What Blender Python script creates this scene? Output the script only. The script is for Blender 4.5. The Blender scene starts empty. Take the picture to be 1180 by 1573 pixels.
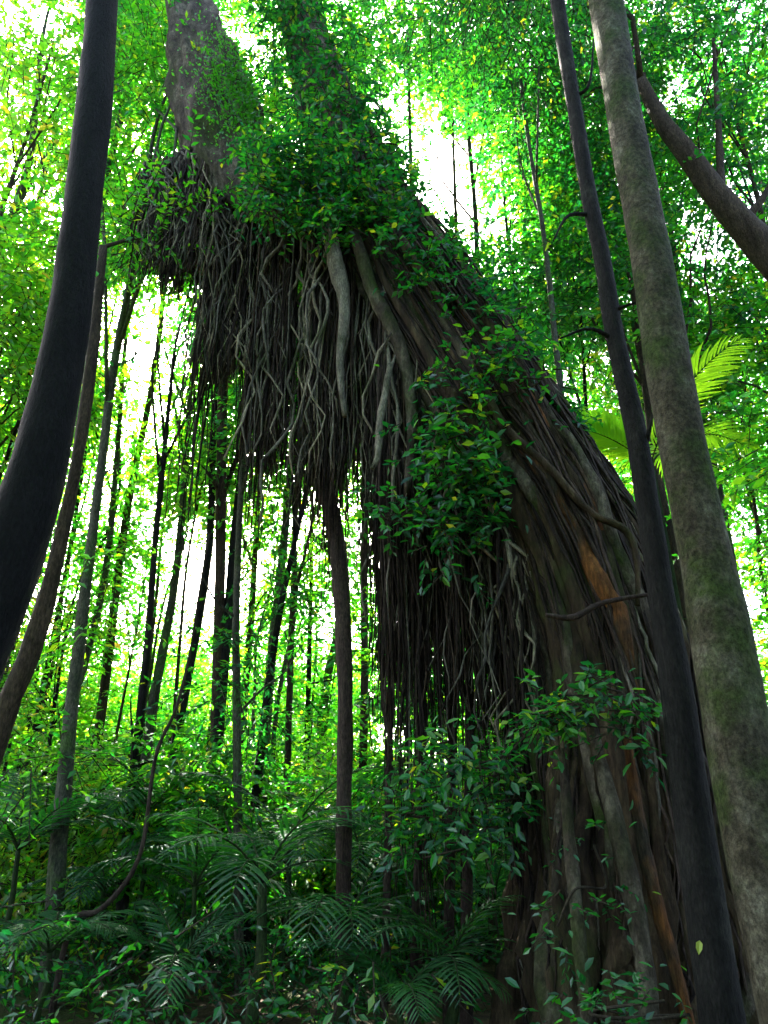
import bpy, math, random
import numpy as np
from mathutils import Vector, Matrix

# ------------------------------------------------------------------ camera, sky, sun, exposure
SC = bpy.context.scene
COL = SC.collection
R = math.radians
CAM_Z = 1.6
PITCH = R(24)
F = 1136.0                      # focal length in photo pixels (photo 1180 x 1573)
cam_d = bpy.data.cameras.new("camera")
cam = bpy.data.objects.new("camera", cam_d)
COL.objects.link(cam)
cam.location = (0, 0, CAM_Z)
cam.rotation_euler = (math.pi / 2 + PITCH, 0, 0)
cam_d.sensor_fit = 'VERTICAL'
cam_d.sensor_height = 36
cam_d.lens = 36 * F / 1573
cam_d.clip_end = 2000
SC.camera = cam

SUN_EL, SUN_AZ = R(40), R(-22)           # behind the fig, to its left (azimuth from +Y towards +X)
sun_dir = Vector((math.sin(SUN_AZ) * math.cos(SUN_EL), math.cos(SUN_AZ) * math.cos(SUN_EL), math.sin(SUN_EL)))
world = bpy.data.worlds.new("World")
SC.world = world
world.use_nodes = True
wn = world.node_tree
wn.nodes.clear()
sky = wn.nodes.new("ShaderNodeTexSky")
sky.sky_type = 'NISHITA'
sky.sun_disc = False
sky.sun_elevation = SUN_EL
sky.sun_rotation = SUN_AZ
sky.dust_density = 6.5
sky.air_density = .7
sky.ozone_density = 1.0
bg = wn.nodes.new("ShaderNodeBackground")
bg.inputs[1].default_value = 0.15
wo = wn.nodes.new("ShaderNodeOutputWorld")
wn.links.new(sky.outputs[0], bg.inputs[0])
wn.links.new(bg.outputs[0], wo.inputs[0])

sl = bpy.data.lights.new("sun", 'SUN')
sl.energy = 5.0
sl.angle = R(0.6)
sl.color = (1.0, 0.94, 0.82)
so = bpy.data.objects.new("sun", sl)
COL.objects.link(so)
so.rotation_euler = (-sun_dir).to_track_quat('-Z', 'Y').to_euler()

vs = SC.view_settings
vs.view_transform = 'Standard'
vs.look = 'None'
vs.exposure = 4.35
vs.gamma = 1.0
vs.use_curve_mapping = False
SC.cycles.max_bounces = 7
SC.cycles.diffuse_bounces = 4
SC.cycles.transmission_bounces = 5
SC.cycles.glossy_bounces = 2
SC.cycles.use_denoising = True

# ------------------------------------------------------------------ helpers
rng = np.random.default_rng(7)
random.seed(7)
CP, SP = math.cos(PITCH), math.sin(PITCH)


def pix(u, v, Y):
    """world point on the ray of photo pixel (u, v) at ground distance Y"""
    a = (u - 590) / F
    b = -(v - 786.5) / F
    d = np.array([a, CP - b * SP, SP + b * CP])
    return np.array([0, 0, CAM_Z]) + d * (Y / d[1])


def depth(p):
    return p[1] * CP + (p[2] - CAM_Z) * SP


def proj(P):
    P = np.atleast_2d(P)
    dy, dz = P[:, 1], P[:, 2] - CAM_Z
    zc = np.maximum(dy * CP + dz * SP, 0.05)
    return 590 + F * P[:, 0] / zc, 786.5 - F * (-dy * SP + dz * CP) / zc, zc


def unit(a):
    return a / np.maximum(np.linalg.norm(a, axis=-1, keepdims=True), 1e-9)


def make_mesh(name, V, faces, mats, mi=None, smooth=False, tint=None):
    """faces: (n,k) int array or list of such arrays"""
    if not isinstance(faces, list):
        faces = [faces]
    me = bpy.data.meshes.new(name)
    V = np.asarray(V, dtype=np.float32)
    me.vertices.add(len(V))
    me.vertices.foreach_set("co", V.ravel())
    loops = np.concatenate([f.ravel() for f in faces]).astype(np.int32)
    sizes = np.concatenate([np.full(len(f), f.shape[1]) for f in faces])
    starts = np.concatenate([[0], np.cumsum(sizes)[:-1]]).astype(np.int32)
    me.loops.add(len(loops))
    me.loops.foreach_set("vertex_index", loops)
    me.polygons.add(len(sizes))
    me.polygons.foreach_set("loop_start", starts)
    for m in mats:
        me.materials.append(m)
    if mi is not None:
        me.polygons.foreach_set("material_index", mi.astype(np.int32))
    me.polygons.foreach_set("use_smooth", np.full(len(sizes), smooth, dtype=bool))
    if tint is not None:
        at = me.attributes.new("tint", 'FLOAT', 'FACE')
        at.data.foreach_set("value", tint.astype(np.float32))
    me.update(calc_edges=True)
    return me


def link(name, data, parent=None, label=None, cat=None, group=None, kind=None):
    o = bpy.data.objects.new(name, data)
    COL.objects.link(o)
    if parent is not None:
        o.parent = parent
    for k, val in (("label", label), ("category", cat), ("group", group), ("kind", kind)):
        if val:
            o[k] = val
    return o


def thing(name, label, cat, group=None):
    return link(name, None, None, label, cat, group)


def resample(P, n):
    """smooth Catmull-Rom resample of control rows (any number of columns)"""
    P = np.asarray(P, float)
    m = len(P)
    Q = np.vstack([2 * P[0] - P[1], P, 2 * P[-1] - P[-2]])
    t = np.linspace(0, m - 1 - 1e-9, n)
    i = t.astype(int)
    f = (t - i)[:, None]
    p0, p1, p2, p3 = Q[i], Q[i + 1], Q[i + 2], Q[i + 3]
    return 0.5 * (2 * p1 + (p2 - p0) * f + (2 * p0 - 5 * p1 + 4 * p2 - p3) * f ** 2 + (3 * p1 - p0 - 3 * p2 + p3) * f ** 3)


def frames(C):
    T = unit(np.gradient(C, axis=0))
    ref = np.array([0.05, 1.0, 0.02])
    A = unit(np.cross(T, ref))
    B = np.cross(T, A)
    return T, A, B


def tube_arrays(C, r, sides=8, bump=0.0, seed=0, flute=None):
    """closed tube along centres C (n,3); r (n,)"""
    n = len(C)
    T, A, B = frames(C)
    th = np.linspace(0, 2 * np.pi, sides, endpoint=False)
    rr = np.repeat(r[:, None], sides, 1)
    if flute is not None:
        rr = rr * flute(np.linspace(0, 1, n)[:, None], th[None, :])
    if bump:
        g = np.random.default_rng(seed)
        ph = g.uniform(0, 6.28, (6, 2))
        ln = np.concatenate([[0], np.cumsum(np.linalg.norm(np.diff(C, axis=0), axis=1))])[:, None] / max(r.mean(), 1e-3)
        k = np.zeros_like(rr)
        for j, (fa, fl, am) in enumerate(((1, .35, 1), (2, .6, .8), (3, 1.1, .6), (5, 1.7, .45), (4, 2.6, .35), (7, 3.7, .25))):
            k = k + am * np.sin(fa * th[None, :] + ph[j, 0] + 1.4 * np.sin(fl * ln + ph[j, 1]))
        rr = rr * (1 + bump * k / 2)
    V = C[:, None, :] + rr[..., None] * (np.cos(th)[None, :, None] * A[:, None, :] + np.sin(th)[None, :, None] * B[:, None, :])
    V = V.reshape(-1, 3)
    i = np.arange(n - 1)[:, None] * sides
    j = np.arange(sides)[None, :]
    j2 = (j + 1) % sides
    q = np.stack([i + j, i + j2, i + sides + j2, i + sides + j], -1).reshape(-1, 4)
    V = np.vstack([V, C[:1], C[-1:]])
    c0, c1 = len(V) - 2, len(V) - 1
    jj = np.arange(sides)
    t0 = np.stack([np.full(sides, c0), (jj + 1) % sides, jj], -1)
    t1 = np.stack([np.full(sides, c1), (n - 1) * sides + jj, (n - 1) * sides + (jj + 1) % sides], -1)
    return V, q, np.vstack([t0, t1])


def tube_mesh(name, C, r, mat, sides=8, bump=0.0, seed=0, flute=None):
    V, q, t = tube_arrays(np.asarray(C, float), np.asarray(r, float), sides, bump, seed, flute)
    return make_mesh(name, V, [q, t], [mat], smooth=True, tint=np.full(len(q) + len(t), .5) if mat in (ROOT_PALE, ROOT_DARK) else None)


class Acc:
    def __init__(s):
        s.V, s.Q, s.T, s.n, s.tq, s.tt = [], [], [], 0, [], []

    def add(s, V, q, t, tint=.5):
        s.V.append(V); s.Q.append(q + s.n); s.T.append(t + s.n); s.n += len(V)
        s.tq.append(np.full(len(q), tint)); s.tt.append(np.full(len(t), tint))

    def mesh(s, name, mat):
        return make_mesh(name, np.vstack(s.V), [np.vstack(s.Q), np.vstack(s.T)], [mat], smooth=True, tint=np.concatenate(s.tq + s.tt))


# ------------------------------------------------------------------ materials
def new_mat(name):
    m = bpy.data.materials.new(name)
    m.use_nodes = True
    nt = m.node_tree
    nt.nodes.clear()
    out = nt.nodes.new("ShaderNodeOutputMaterial")
    return m, nt, out


def N(nt, kind, **kw):
    n = nt.nodes.new(kind)
    for k, v in kw.items():
        setattr(n, k, v)
    return n


def ramp(nt, stops):
    n = nt.nodes.new("ShaderNodeValToRGB")
    e = n.color_ramp.elements
    while len(e) < len(stops):
        e.new(0.5)
    for x, (p, c) in zip(e, stops):
        x.position = p
        x.color = (*c, 1)
    return n


def leaf_material(name, stops, stops_t, trans=0.5, gloss=0.06, rough=0.4, use_obj=False):
    m, nt, out = new_mat(name)
    L = nt.links.new
    if use_obj:
        src = N(nt, "ShaderNodeObjectInfo").outputs["Random"]
    else:
        src = N(nt, "ShaderNodeAttribute", attribute_name="tint").outputs["Fac"]
    c1, c2 = ramp(nt, stops), ramp(nt, stops_t)
    L(src, c1.inputs[0]); L(src, c2.inputs[0])
    d = N(nt, "ShaderNodeBsdfDiffuse")
    t = N(nt, "ShaderNodeBsdfTranslucent")
    g = N(nt, "ShaderNodeBsdfGlossy")
    g.inputs["Roughness"].default_value = rough
    g.inputs["Color"].default_value = (.9, .95, 1, 1)
    L(c1.outputs[0], d.inputs[0]); L(c2.outputs[0], t.inputs[0])
    mx = N(nt, "ShaderNodeMixShader"); mx.inputs[0].default_value = trans
    L(d.outputs[0], mx.inputs[1]); L(t.outputs[0], mx.inputs[2])
    m2 = N(nt, "ShaderNodeMixShader"); m2.inputs[0].default_value = gloss
    L(mx.outputs[0], m2.inputs[1]); L(g.outputs[0], m2.inputs[2])
    L(m2.outputs[0], out.inputs[0])
    return m


def bark_material(name, stops, scale=6.0, stretch=(1, 1, .25), bump=.5, patch=None, patch_scale=1.5, patch_cut=(.5, .62), rough=.85, tinted=False, fine=.85):
    m, nt, out = new_mat(name)
    L = nt.links.new
    tc = N(nt, "ShaderNodeTexCoord")
    mp = N(nt, "ShaderNodeMapping")
    mp.inputs["Scale"].default_value = stretch
    L(tc.outputs["Object"], mp.inputs[0])
    n1 = N(nt, "ShaderNodeTexNoise"); n1.inputs["Scale"].default_value = scale
    n1.inputs["Detail"].default_value = 7; n1.inputs["Roughness"].default_value = .65
    L(mp.outputs[0], n1.inputs[0])
    cr = ramp(nt, stops)
    L(n1.outputs[0], cr.inputs[0])
    col = cr.outputs[0]
    if patch:
        n2 = N(nt, "ShaderNodeTexNoise"); n2.inputs["Scale"].default_value = patch_scale
        n2.inputs["Detail"].default_value = 5; n2.inputs["Roughness"].default_value = .6
        L(tc.outputs["Object"], n2.inputs[0])
        pr = ramp(nt, [(patch_cut[0], (0, 0, 0)), (patch_cut[1], (1, 1, 1))])
        L(n2.outputs[0], pr.inputs[0])
        mx = N(nt, "ShaderNodeMix", data_type='RGBA')
        L(pr.outputs[0], mx.inputs["Factor"])
        L(col, mx.inputs["A"]); mx.inputs["B"].default_value = (*patch, 1)
        col = mx.outputs["Result"]
    if tinted:                      # every strand has its own shade of bark
        at = N(nt, "ShaderNodeAttribute", attribute_name="tint")
        tr_ = ramp(nt, [(0, (.35, .33, .33)), (.5, (.9, .85, .8)), (1, (1.7, 1.5, 1.2))])
        L(at.outputs["Fac"], tr_.inputs[0])
        mm = N(nt, "ShaderNodeMix", data_type='RGBA', blend_type='MULTIPLY')
        mm.inputs["Factor"].default_value = 1
        L(col, mm.inputs["A"]); L(tr_.outputs[0], mm.inputs["B"])
        col = mm.outputs["Result"]
    nf_ = N(nt, "ShaderNodeTexNoise"); nf_.inputs["Scale"].default_value = scale * 7
    nf_.inputs["Detail"].default_value = 8; nf_.inputs["Roughness"].default_value = .75
    L(mp.outputs[0], nf_.inputs[0])
    fr_ = ramp(nt, [(.36, (.3, .3, .3)), (.5, (.9, .9, .9)), (.64, (1.75, 1.75, 1.7))])
    L(nf_.outputs[0], fr_.inputs[0])
    mg = N(nt, "ShaderNodeMix", data_type='RGBA', blend_type='MULTIPLY')
    mg.inputs["Factor"].default_value = fine
    L(col, mg.inputs["A"]); L(fr_.outputs[0], mg.inputs["B"])
    col = mg.outputs["Result"]
    b = N(nt, "ShaderNodeBsdfPrincipled")
    b.inputs["Roughness"].default_value = rough
    b.inputs["Specular IOR Level"].default_value = .08
    L(col, b.inputs["Base Color"])
    n3 = N(nt, "ShaderNodeTexNoise"); n3.inputs["Scale"].default_value = scale * 4
    n3.inputs["Detail"].default_value = 8; n3.inputs["Roughness"].default_value = .7
    L(mp.outputs[0], n3.inputs[0])
    bp = N(nt, "ShaderNodeBump"); bp.inputs["Strength"].default_value = bump; bp.inputs["Distance"].default_value = .07
    L(n3.outputs[0], bp.inputs["Height"]); L(bp.outputs[0], b.inputs["Normal"])
    L(b.outputs[0], out.inputs[0])
    return m


G_DARK = [(0, (.003, .035, .012)), (.35, (.006, .065, .010)), (.75, (.014, .105, .006)), (.95, (.05, .16, .006)), (1, (.17, .2, .008))]
G_DARK_T = [(0, (.005, .10, .018)), (.35, (.012, .19, .012)), (.75, (.04, .31, .006)), (.95, (.16, .46, .006)), (1, (.46, .5, .01))]
G_MID = [(0, (.004, .055, .010)), (.4, (.010, .095, .007)), (.8, (.032, .145, .005)), (1, (.11, .19, .006))]
G_MID_T = [(0, (.012, .21, .012)), (.4, (.04, .33, .006)), (.8, (.12, .46, .005)), (1, (.38, .52, .008))]
G_YEL = [(0, (.012, .085, .006)), (.5, (.032, .13, .006)), (.85, (.08, .16, .007)), (1, (.2, .15, .01))]
G_YEL_T = [(0, (.045, .33, .006)), (.5, (.12, .46, .006)), (.85, (.28, .52, .008)), (1, (.55, .42, .015))]
LEAF = [leaf_material("leaf_dark_green", G_DARK, G_DARK_T, .5, .03),
        leaf_material("leaf_mid_green", G_MID, G_MID_T, .52, .03),
        leaf_material("leaf_yellow_green", G_YEL, G_YEL_T, .55, .04)]
LEAF_OBJ = leaf_material("leaf_climber", G_DARK, G_DARK_T, .45, .03, .45, use_obj=True)
PALM_LEAF = leaf_material("palm_leaflet", [(0, (.004, .032, .010)), (1, (.012, .06, .010))], [(0, (.012, .12, .01)), (1, (.05, .26, .01))], .4, .02, .5, use_obj=True)
TWIG = bark_material("twig_bark", [(.3, (0.0144, 0.0115, 0.0072)), (.7, (0.0432, 0.0346, 0.0216))], 12)
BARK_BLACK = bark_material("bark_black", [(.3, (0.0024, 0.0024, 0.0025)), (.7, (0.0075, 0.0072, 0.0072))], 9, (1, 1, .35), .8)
BARK_MOTTLED = bark_material("bark_mottled", [(.34, (0.020, 0.017, 0.010)), (.46, (0.036, 0.031, 0.018)), (.56, (0.055, 0.050, 0.031)), (.66, (0.092, 0.086, 0.058))], 4.2, (1, 1, .75), .8,
                             (0.024, 0.036, 0.008), 1.7, (.46, .6))
BARK_SLATE = bark_material("bark_slate", [(.3, (0.0035, 0.0033, 0.0026)), (.7, (0.0130, 0.0122, 0.0098))], 8, (1, 1, .3), .6, (0.026, 0.026, 0.019), 3, (.55, .75))
BARK_GREY = bark_material("bark_grey_green", [(.3, (0.018, 0.020, 0.013)), (.7, (0.07, 0.068, 0.048))], 7, (1, 1, .4), .5, (0.0360, 0.0612, 0.0180), 2.2, (.5, .65))
BARK_BROWN = bark_material("bark_brown", [(.3, (0.013, 0.009, 0.0055)), (.7, (0.048, 0.034, 0.021))], 7, (1, 1, .3), .6)
FIG_BARK = bark_material("fig_bark", [(.30, (0.0115, 0.0086, 0.0058)), (.5, (0.045, 0.036, 0.023)), (.66, (0.12, 0.102, 0.068))], 5, (1, 1, .5), .9, fine=.6, 
                         patch=(0.0252, 0.0360, 0.0072), patch_scale=1.3, patch_cut=(.5, .68))
FIG_ROOT = bark_material("fig_root_brown", [(.32, (0.0075, 0.005, 0.003)), (.5, (0.030, 0.020, 0.0105)), (.66, (0.075, 0.054, 0.028))], 5, (1, 1, .22), .9, fine=.55, 
                         patch=(0.0324, 0.0396, 0.0108), patch_scale=1.1, patch_cut=(.55, .7))
FIG_RUST = bark_material("fig_root_rust", [(.3, (0.03, 0.0125, 0.0045)), (.7, (0.12, 0.048, 0.012))], 5, (1, 1, .2), .8, (0.0216, 0.0173, 0.0101), 1.5, (.45, .6))
ROOT_PALE = bark_material("root_pale_grey", [(.3, (0.055, 0.05, 0.037)), (.7, (0.20, 0.185, 0.14))], 9, (1, 1, .3), .5, (0.0360, 0.0432, 0.0180), 2, (.5, .65), tinted=True)
ROOT_DARK = bark_material("root_dark_brown", [(.3, (0.0115, 0.008, 0.0062)), (.7, (0.054, 0.040, 0.031))], 9, (1, 1, .3), .6, tinted=True)
MOSS = bark_material("moss", [(.3, (.02, .045, .006)), (.7, (.10, .16, .012))], 14, (1, 1, 1), 1.0)
PALM_STEM = bark_material("palm_stem", [(.3, (.008, .016, .005)), (.7, (.022, .035, .010))], 10)
SOIL = bark_material("leaf_litter", [(.3, (.02, .014, .008)), (.5, (.06, .042, .022)), (.7, (.12, .085, .04))], 3.5, (1, 1, 1), 1.0, (.03, .06, .012), .35, (.48, .6))

# ------------------------------------------------------------------ ground
gx = np.linspace(-60, 60, 90)
gy = np.linspace(-25, 95, 90)
GX, GY = np.meshgrid(gx, gy)


def ground_z(x, y):
    return .10 * np.sin(x * .55 + 1) * np.cos(y * .4) + .06 * np.sin(x * 1.3 + y * .9) + np.maximum(0, y - 14) * .03


GV = np.stack([GX, GY, ground_z(GX, GY)], -1).reshape(-1, 3)
ii = np.arange(89)[:, None] * 90 + np.arange(89)[None, :]
GF = np.stack([ii, ii + 1, ii + 91, ii + 90], -1).reshape(-1, 4)
link("ground", make_mesh("ground", GV, GF, [SOIL], smooth=True), kind="structure", label="forest floor of brown leaf litter and low green growth")

# ------------------------------------------------------------------ foliage
GAPS = [(25, 25, 35), (95, 45, 45), (25, 275, 30), (62, 300, 22), (375, 60, 36), (405, 115, 26), (212, 165, 22), (160, 490, 50),
        (262, 470, 55), (222, 560, 40), (440, 90, 26), (590, 155, 36), (640, 175, 24), (660, 262, 38), (648, 312, 30), (702, 225, 30),
        (735, 312, 36), (785, 362, 34), (1042, 150, 30), (1085, 390, 48), (1103, 265, 20), (1152, 925, 36), (1142, 805, 36), (18, 610, 26),
        (40, 702, 40), (130, 770, 46), (100, 832, 46), (80, 905, 42), (185, 700, 46), (205, 620, 40), (310, 880, 72), (292, 925, 48),
        (250, 640, 30), (445, 850, 22), (470, 780, 26), (500, 970, 26), (230, 800, 40), (20, 30, 25), (570, 845, 20), (600, 1130, 26),
        (650, 1140, 24), (675, 1180, 22), (745, 1090, 18), (670, 730, 22), (185, 440, 25), (300, 560, 25), (680, 60, 12), (520, 20, 22), (350, 20, 18), (1000, 480, 15)]
GAPS = np.array(GAPS, float)
GAPS[:, 2] *= np.where((GAPS[:, 0] < 340) & (GAPS[:, 1] > 430), .62, .78)
for u_, v_, f_ in ((160, 490, 1.5), (310, 880, 1.45), (660, 262, 1.3), (648, 312, 1.3), (735, 312, 1.1), (1085, 390, 1.2), (130, 770, 1.3), (262, 470, 1.2), (80, 905, 1.2), (1042, 150, 1.2)):
    GAPS[(GAPS[:, 0] == u_) & (GAPS[:, 1] == v_), 2] *= f_      # the widest openings


def gap_keep(C, rad):
    """drop whole leaf sprays where the photograph shows an opening in the canopy"""
    u, v, zc = proj(C)
    rp = rad * F / zc
    d = np.hypot(u[:, None] - GAPS[None, :, 0], v[:, None] - GAPS[None, :, 1])
    near = (d < GAPS[None, :, 2] * 1.0 + rp[:, None] * .55).any(1)
    return ~near | (rng.random(len(C)) < .05)


def leaf_arrays(base, ldir, nrm, size, aspect=.42, hexa=False):
    w = unit(np.cross(nrm, ldir))
    n = unit(np.cross(ldir, w))
    s = size[:, None]
    if hexa:
        tip = base + ldir * s - n * s * .12
        l1 = base + ldir * s * .28 + w * s * aspect * .42 + n * s * .05
        r1 = base + ldir * s * .28 - w * s * aspect * .42 + n * s * .05
        l2 = base + ldir * s * .66 + w * s * aspect * .40 + n * s * .02
        r2 = base + ldir * s * .66 - w * s * aspect * .40 + n * s * .02
        V = np.stack([base, l1, l2, tip, r2, r1], 1).reshape(-1, 3)
        k = np.arange(len(base))[:, None] * 6
        Fc = np.concatenate([k + np.array([[0, 3, 2, 1]]), k + np.array([[0, 5, 4, 3]])], 1).reshape(-1, 4)
        return V, Fc
    tip = base + ldir * s
    l1 = base + ldir * s * .45 + w * s * aspect * .5 + n * s * .07
    r1 = base + ldir * s * .45 - w * s * aspect * .5 + n * s * .07
    V = np.stack([base, l1, tip, r1], 1).reshape(-1, 3)
    k = np.arange(len(base))[:, None] * 4
    Fc = np.concatenate([k + np.array([[0, 2, 1]]), k + np.array([[0, 3, 2]])], 1).reshape(-1, 3)
    return V, Fc


def sprays(centres, crad, twigs_per, leaves_per, size, tint_mu, tint_sd, centre_of=None, tlen=(.35, .8), aspect=.42, hexa=False, droop=.2):
    """sprays of leaves on twigs around clump centres -> V, faces, tint, material index, twig tubes in the same arrays"""
    M = len(centres)
    g = rng
    ct = np.repeat(np.arange(M), twigs_per)
    off = g.normal(size=(len(ct), 3)) * crad * np.array([.55, .55, .4])
    st = centres[ct] + off
    out = unit(off + g.normal(size=off.shape) * crad * .4) + np.array([0, 0, -droop * .5])
    if centre_of is not None:
        out = out + .5 * unit(st - centre_of)
    d = unit(out)
    L = g.uniform(*tlen, len(ct))
    up = np.array([0, 0, 1.0])
    side = unit(np.cross(d, up) + 1e-4)
    n_l = leaves_per
    tt = (np.arange(n_l) + .6) / n_l
    sgn = np.where(np.arange(n_l) % 2 == 0, 1.0, -1.0)
    base = st[:, None] + d[:, None] * (L[:, None] * tt[None])[..., None]
    base[..., 2] -= droop * (L[:, None] * tt[None] ** 2)
    ldir = d[:, None] * .55 + side[:, None] * sgn[None, :, None] * .85 + g.normal(size=base.shape) * .32
    ldir[..., 2] -= g.uniform(.0, .55, ldir.shape[:2])
    ldir = unit(ldir).reshape(-1, 3)
    nrm = unit(up + g.normal(size=base.shape) * .5).reshape(-1, 3)
    base = base.reshape(-1, 3)
    sz = size * g.uniform(.6, 1.25, len(base))
    V, Fc = leaf_arrays(base, ldir, nrm, sz, aspect, hexa)
    per = Fc.shape[0] // len(base)
    tint = tint_mu + tint_sd * g.normal(size=len(base)) + np.repeat(g.normal(size=M) * tint_sd * .8, twigs_per * n_l)
    tint = np.clip(tint, 0, .97)
    odd = g.random(len(base)) < .012
    tint[odd] = 1.0
    tint = np.repeat(tint, per)
    # twig stems: thin three-sided prisms
    tr = .006 + .004 * g.random(len(ct))
    a = side
    b = unit(np.cross(d, a))
    e = st + d * L[:, None]
    e[:, 2] -= droop * L
    rings = []
    for P, k in ((st, 1.0), (e, .4)):
        for q in range(3):
            an = q * 2.0944
            rings.append(P + (a * math.cos(an) + b * math.sin(an)) * (tr * k)[:, None])
    TV = np.stack(rings, 1).reshape(-1, 3)
    k = np.arange(len(ct))[:, None] * 6 + len(V)
    TF = np.concatenate([k + np.array([[0, 1, 4, 3]]), k + np.array([[1, 2, 5, 4]]), k + np.array([[2, 0, 3, 5]])], 1).reshape(-1, 4)
    return V, Fc, tint, TV, TF


def foliage_mesh(name, arrs, mat, twigs=True):
    V, Fc, tint, TV, TF = arrs
    if not twigs:                   # too far away for the twigs to show
        return make_mesh(name, V, Fc, [mat], tint=tint)
    faces = [Fc, TF]
    mi = np.concatenate([np.zeros(len(Fc)), np.ones(len(TF))])
    ti = np.concatenate([tint, np.zeros(len(TF))])
    return make_mesh(name, np.vstack([V, TV]), faces, [mat, TWIG], mi, False, ti)


def to_ground(C, r, grow=1.0):
    """extend a trunk centre line (top to bottom) straight down into the soil"""
    C = list(map(np.array, C)); r = list(r)
    last, prev = C[-1], C[-2]
    gz = float(ground_z(last[0], last[1])) - .25
    if last[2] > gz:
        d = unit((last - prev)[None])[0]
        d = unit((d + np.array([0, 0, -1.2]))[None])[0]
        for fr in (.4, .8, 1.0):
            t = (last[2] - gz) / -d[2] * fr
            C.append(last + d * t); r.append(r[len(r) - 1] * (1 + .06 * grow + (.25 * grow if fr == 1.0 else 0)))
    return np.array(C), np.array(r)


def pix_trunk(rows, Y, lean_y=0.0):
    """rows of (u, v, half width in px), top to bottom, at ground distance Y"""
    C, r = [], []
    for k, (u, v, hw) in enumerate(rows):
        yy = Y + lean_y * (1 - k / max(1, len(rows) - 1))
        p = pix(u, v, yy)
        C.append(p); r.append(hw / F * depth(p))
    return to_ground(C, r)


def limb(parent, a, b, r0, r1, mat, seed, sag=.15, name="branch"):
    g = np.random.default_rng(seed)
    a, b = np.asarray(a, float), np.asarray(b, float)
    L = np.linalg.norm(b - a)
    m1 = a + (b - a) * .35 + g.normal(size=3) * L * .09 + np.array([0, 0, L * sag])
    m2 = a + (b - a) * .7 + g.normal(size=3) * L * .08 + np.array([0, 0, L * sag * .8])
    P = resample([a, m1, m2, b], 9)
    r = np.linspace(r0, r1, 9)
    return link(name, tube_mesh(name, P, r, mat, 6, .12, seed), parent)


def tree(name, label, trunk_C, trunk_r, mat, crown_c, crown_r, n_clump, leafset, size, seed, group=None, cat="tree", tint=(.45, .2),
         n_limb=7, tp=7, lp=11, crad=.6, gaps=True, limb_zone=.38, trunk_clumps=0, sides=14, rings=40, bump=.12, shell=.35, aspect=.42, droop=.2, tlen=(.35, .8)):
    t = thing(name, label, cat, group)
    P = resample(np.column_stack([trunk_C, trunk_r]), rings)
    link("trunk", tube_mesh("trunk", P[:, :3], P[:, 3], mat, sides, bump, seed), t)
    g = np.random.default_rng(seed)
    crown_c = np.asarray(crown_c, float); crown_r = np.asarray(crown_r, float)
    # clump centres: gathered along limb directions so that the crown has lobes and holes
    ends = []
    for k in range(n_limb):
        d = unit(g.normal(size=(1, 3)))[0]
        d[2] = d[2] * .8 + .1
        ends.append(crown_c + d * crown_r * g.uniform(.5, .85))
    ends = np.array(ends)
    pick = g.integers(0, n_limb, n_clump)
    free = g.random(n_clump) < .4
    C = ends[pick] + g.normal(size=(n_clump, 3)) * crown_r * .27
    d = unit(g.normal(size=(n_clump, 3))) * (shell + (1 - shell) * g.random((n_clump, 1)) ** .5)
    C[free] = (crown_c + d * crown_r)[free]
    if trunk_clumps:
        jj = g.integers(int(rings * .2), int(rings * .95), trunk_clumps)
        C = np.vstack([C, P[jj, :3] + g.normal(size=(trunk_clumps, 3)) * [.35, .3, .2]])
    C = C[C[:, 2] > ground_z(C[:, 0], C[:, 1]) + .25]
    if gaps:
        C = C[gap_keep(C, crad)]
        uu, vv, _ = proj(C)
        C = C[(uu > -260) & (uu < 1440) & (vv > -330)]
    top = P[0, :3]
    for k in range(n_limb):
        j = min(rings - 1, int(g.uniform(0, limb_zone) * rings))
        st = P[j, :3]
        if np.linalg.norm(ends[k] - st) < .3:
            continue
        if gaps and not gap_keep(((st + ends[k]) / 2)[None], .1)[0]:
            continue
        limb(t, st, ends[k], max(P[j, 3] * .55, .012), max(P[0, 3] * .18, .006), mat, seed * 31 + k)
    if len(C):
        arr = sprays(C, crad, tp, lp, size, tint[0], tint[1], crown_c, aspect=aspect, droop=droop, tlen=tlen)
        link("crown", foliage_mesh("crown", arr, LEAF[leafset], crown_c[1] < 14.5), t, kind="stuff")
    return t


def upright_trunk(x, y, h, r, seed, lean=(0, 0)):
    g = np.random.default_rng(seed)
    zs = np.linspace(1, 0, 7)
    gz = float(ground_z(x, y)) - .25
    C = np.array([[x + lean[0] * z + g.normal() * .1, y + lean[1] * z + g.normal() * .1, gz + (h - gz) * z] for z in zs])
    return C, r * np.array([.35, .5, .62, .75, .88, 1.0, 1.3])


# ------------------------------------------------------------------ the strangler fig
fig = thing("strangler_fig", "huge leaning strangler fig with curtains of hanging aerial roots and a fluted base", "tree")
TR = [(420, -140, 20, 8.6), (465, 40, 34, 8.5), (512, 190, 52, 8.3), (570, 340, 72, 8.1), (650, 480, 92, 7.9), (748, 640, 106, 7.7), (840, 800, 115, 7.55),
      (902, 960, 122, 7.4), (936, 1120, 134, 7.3), (956, 1300, 152, 7.2), (966, 1450, 172, 7.2), (972, 1573, 182, 7.2)]
fc, fr = [], []
for u, v, hw, Y in TR:
    p = pix(u, v, Y); fc.append(p); fr.append(hw / F * depth(p))
fc.append(np.array([fc[-1][0] + .02, 7.2, -.35])); fr.append(fr[-1] * 1.22)
FIGP = resample(np.column_stack([fc, fr]), 170)
_g = np.random.default_rng(3)
_ph = _g.uniform(0, 6.28, 12)


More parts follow.
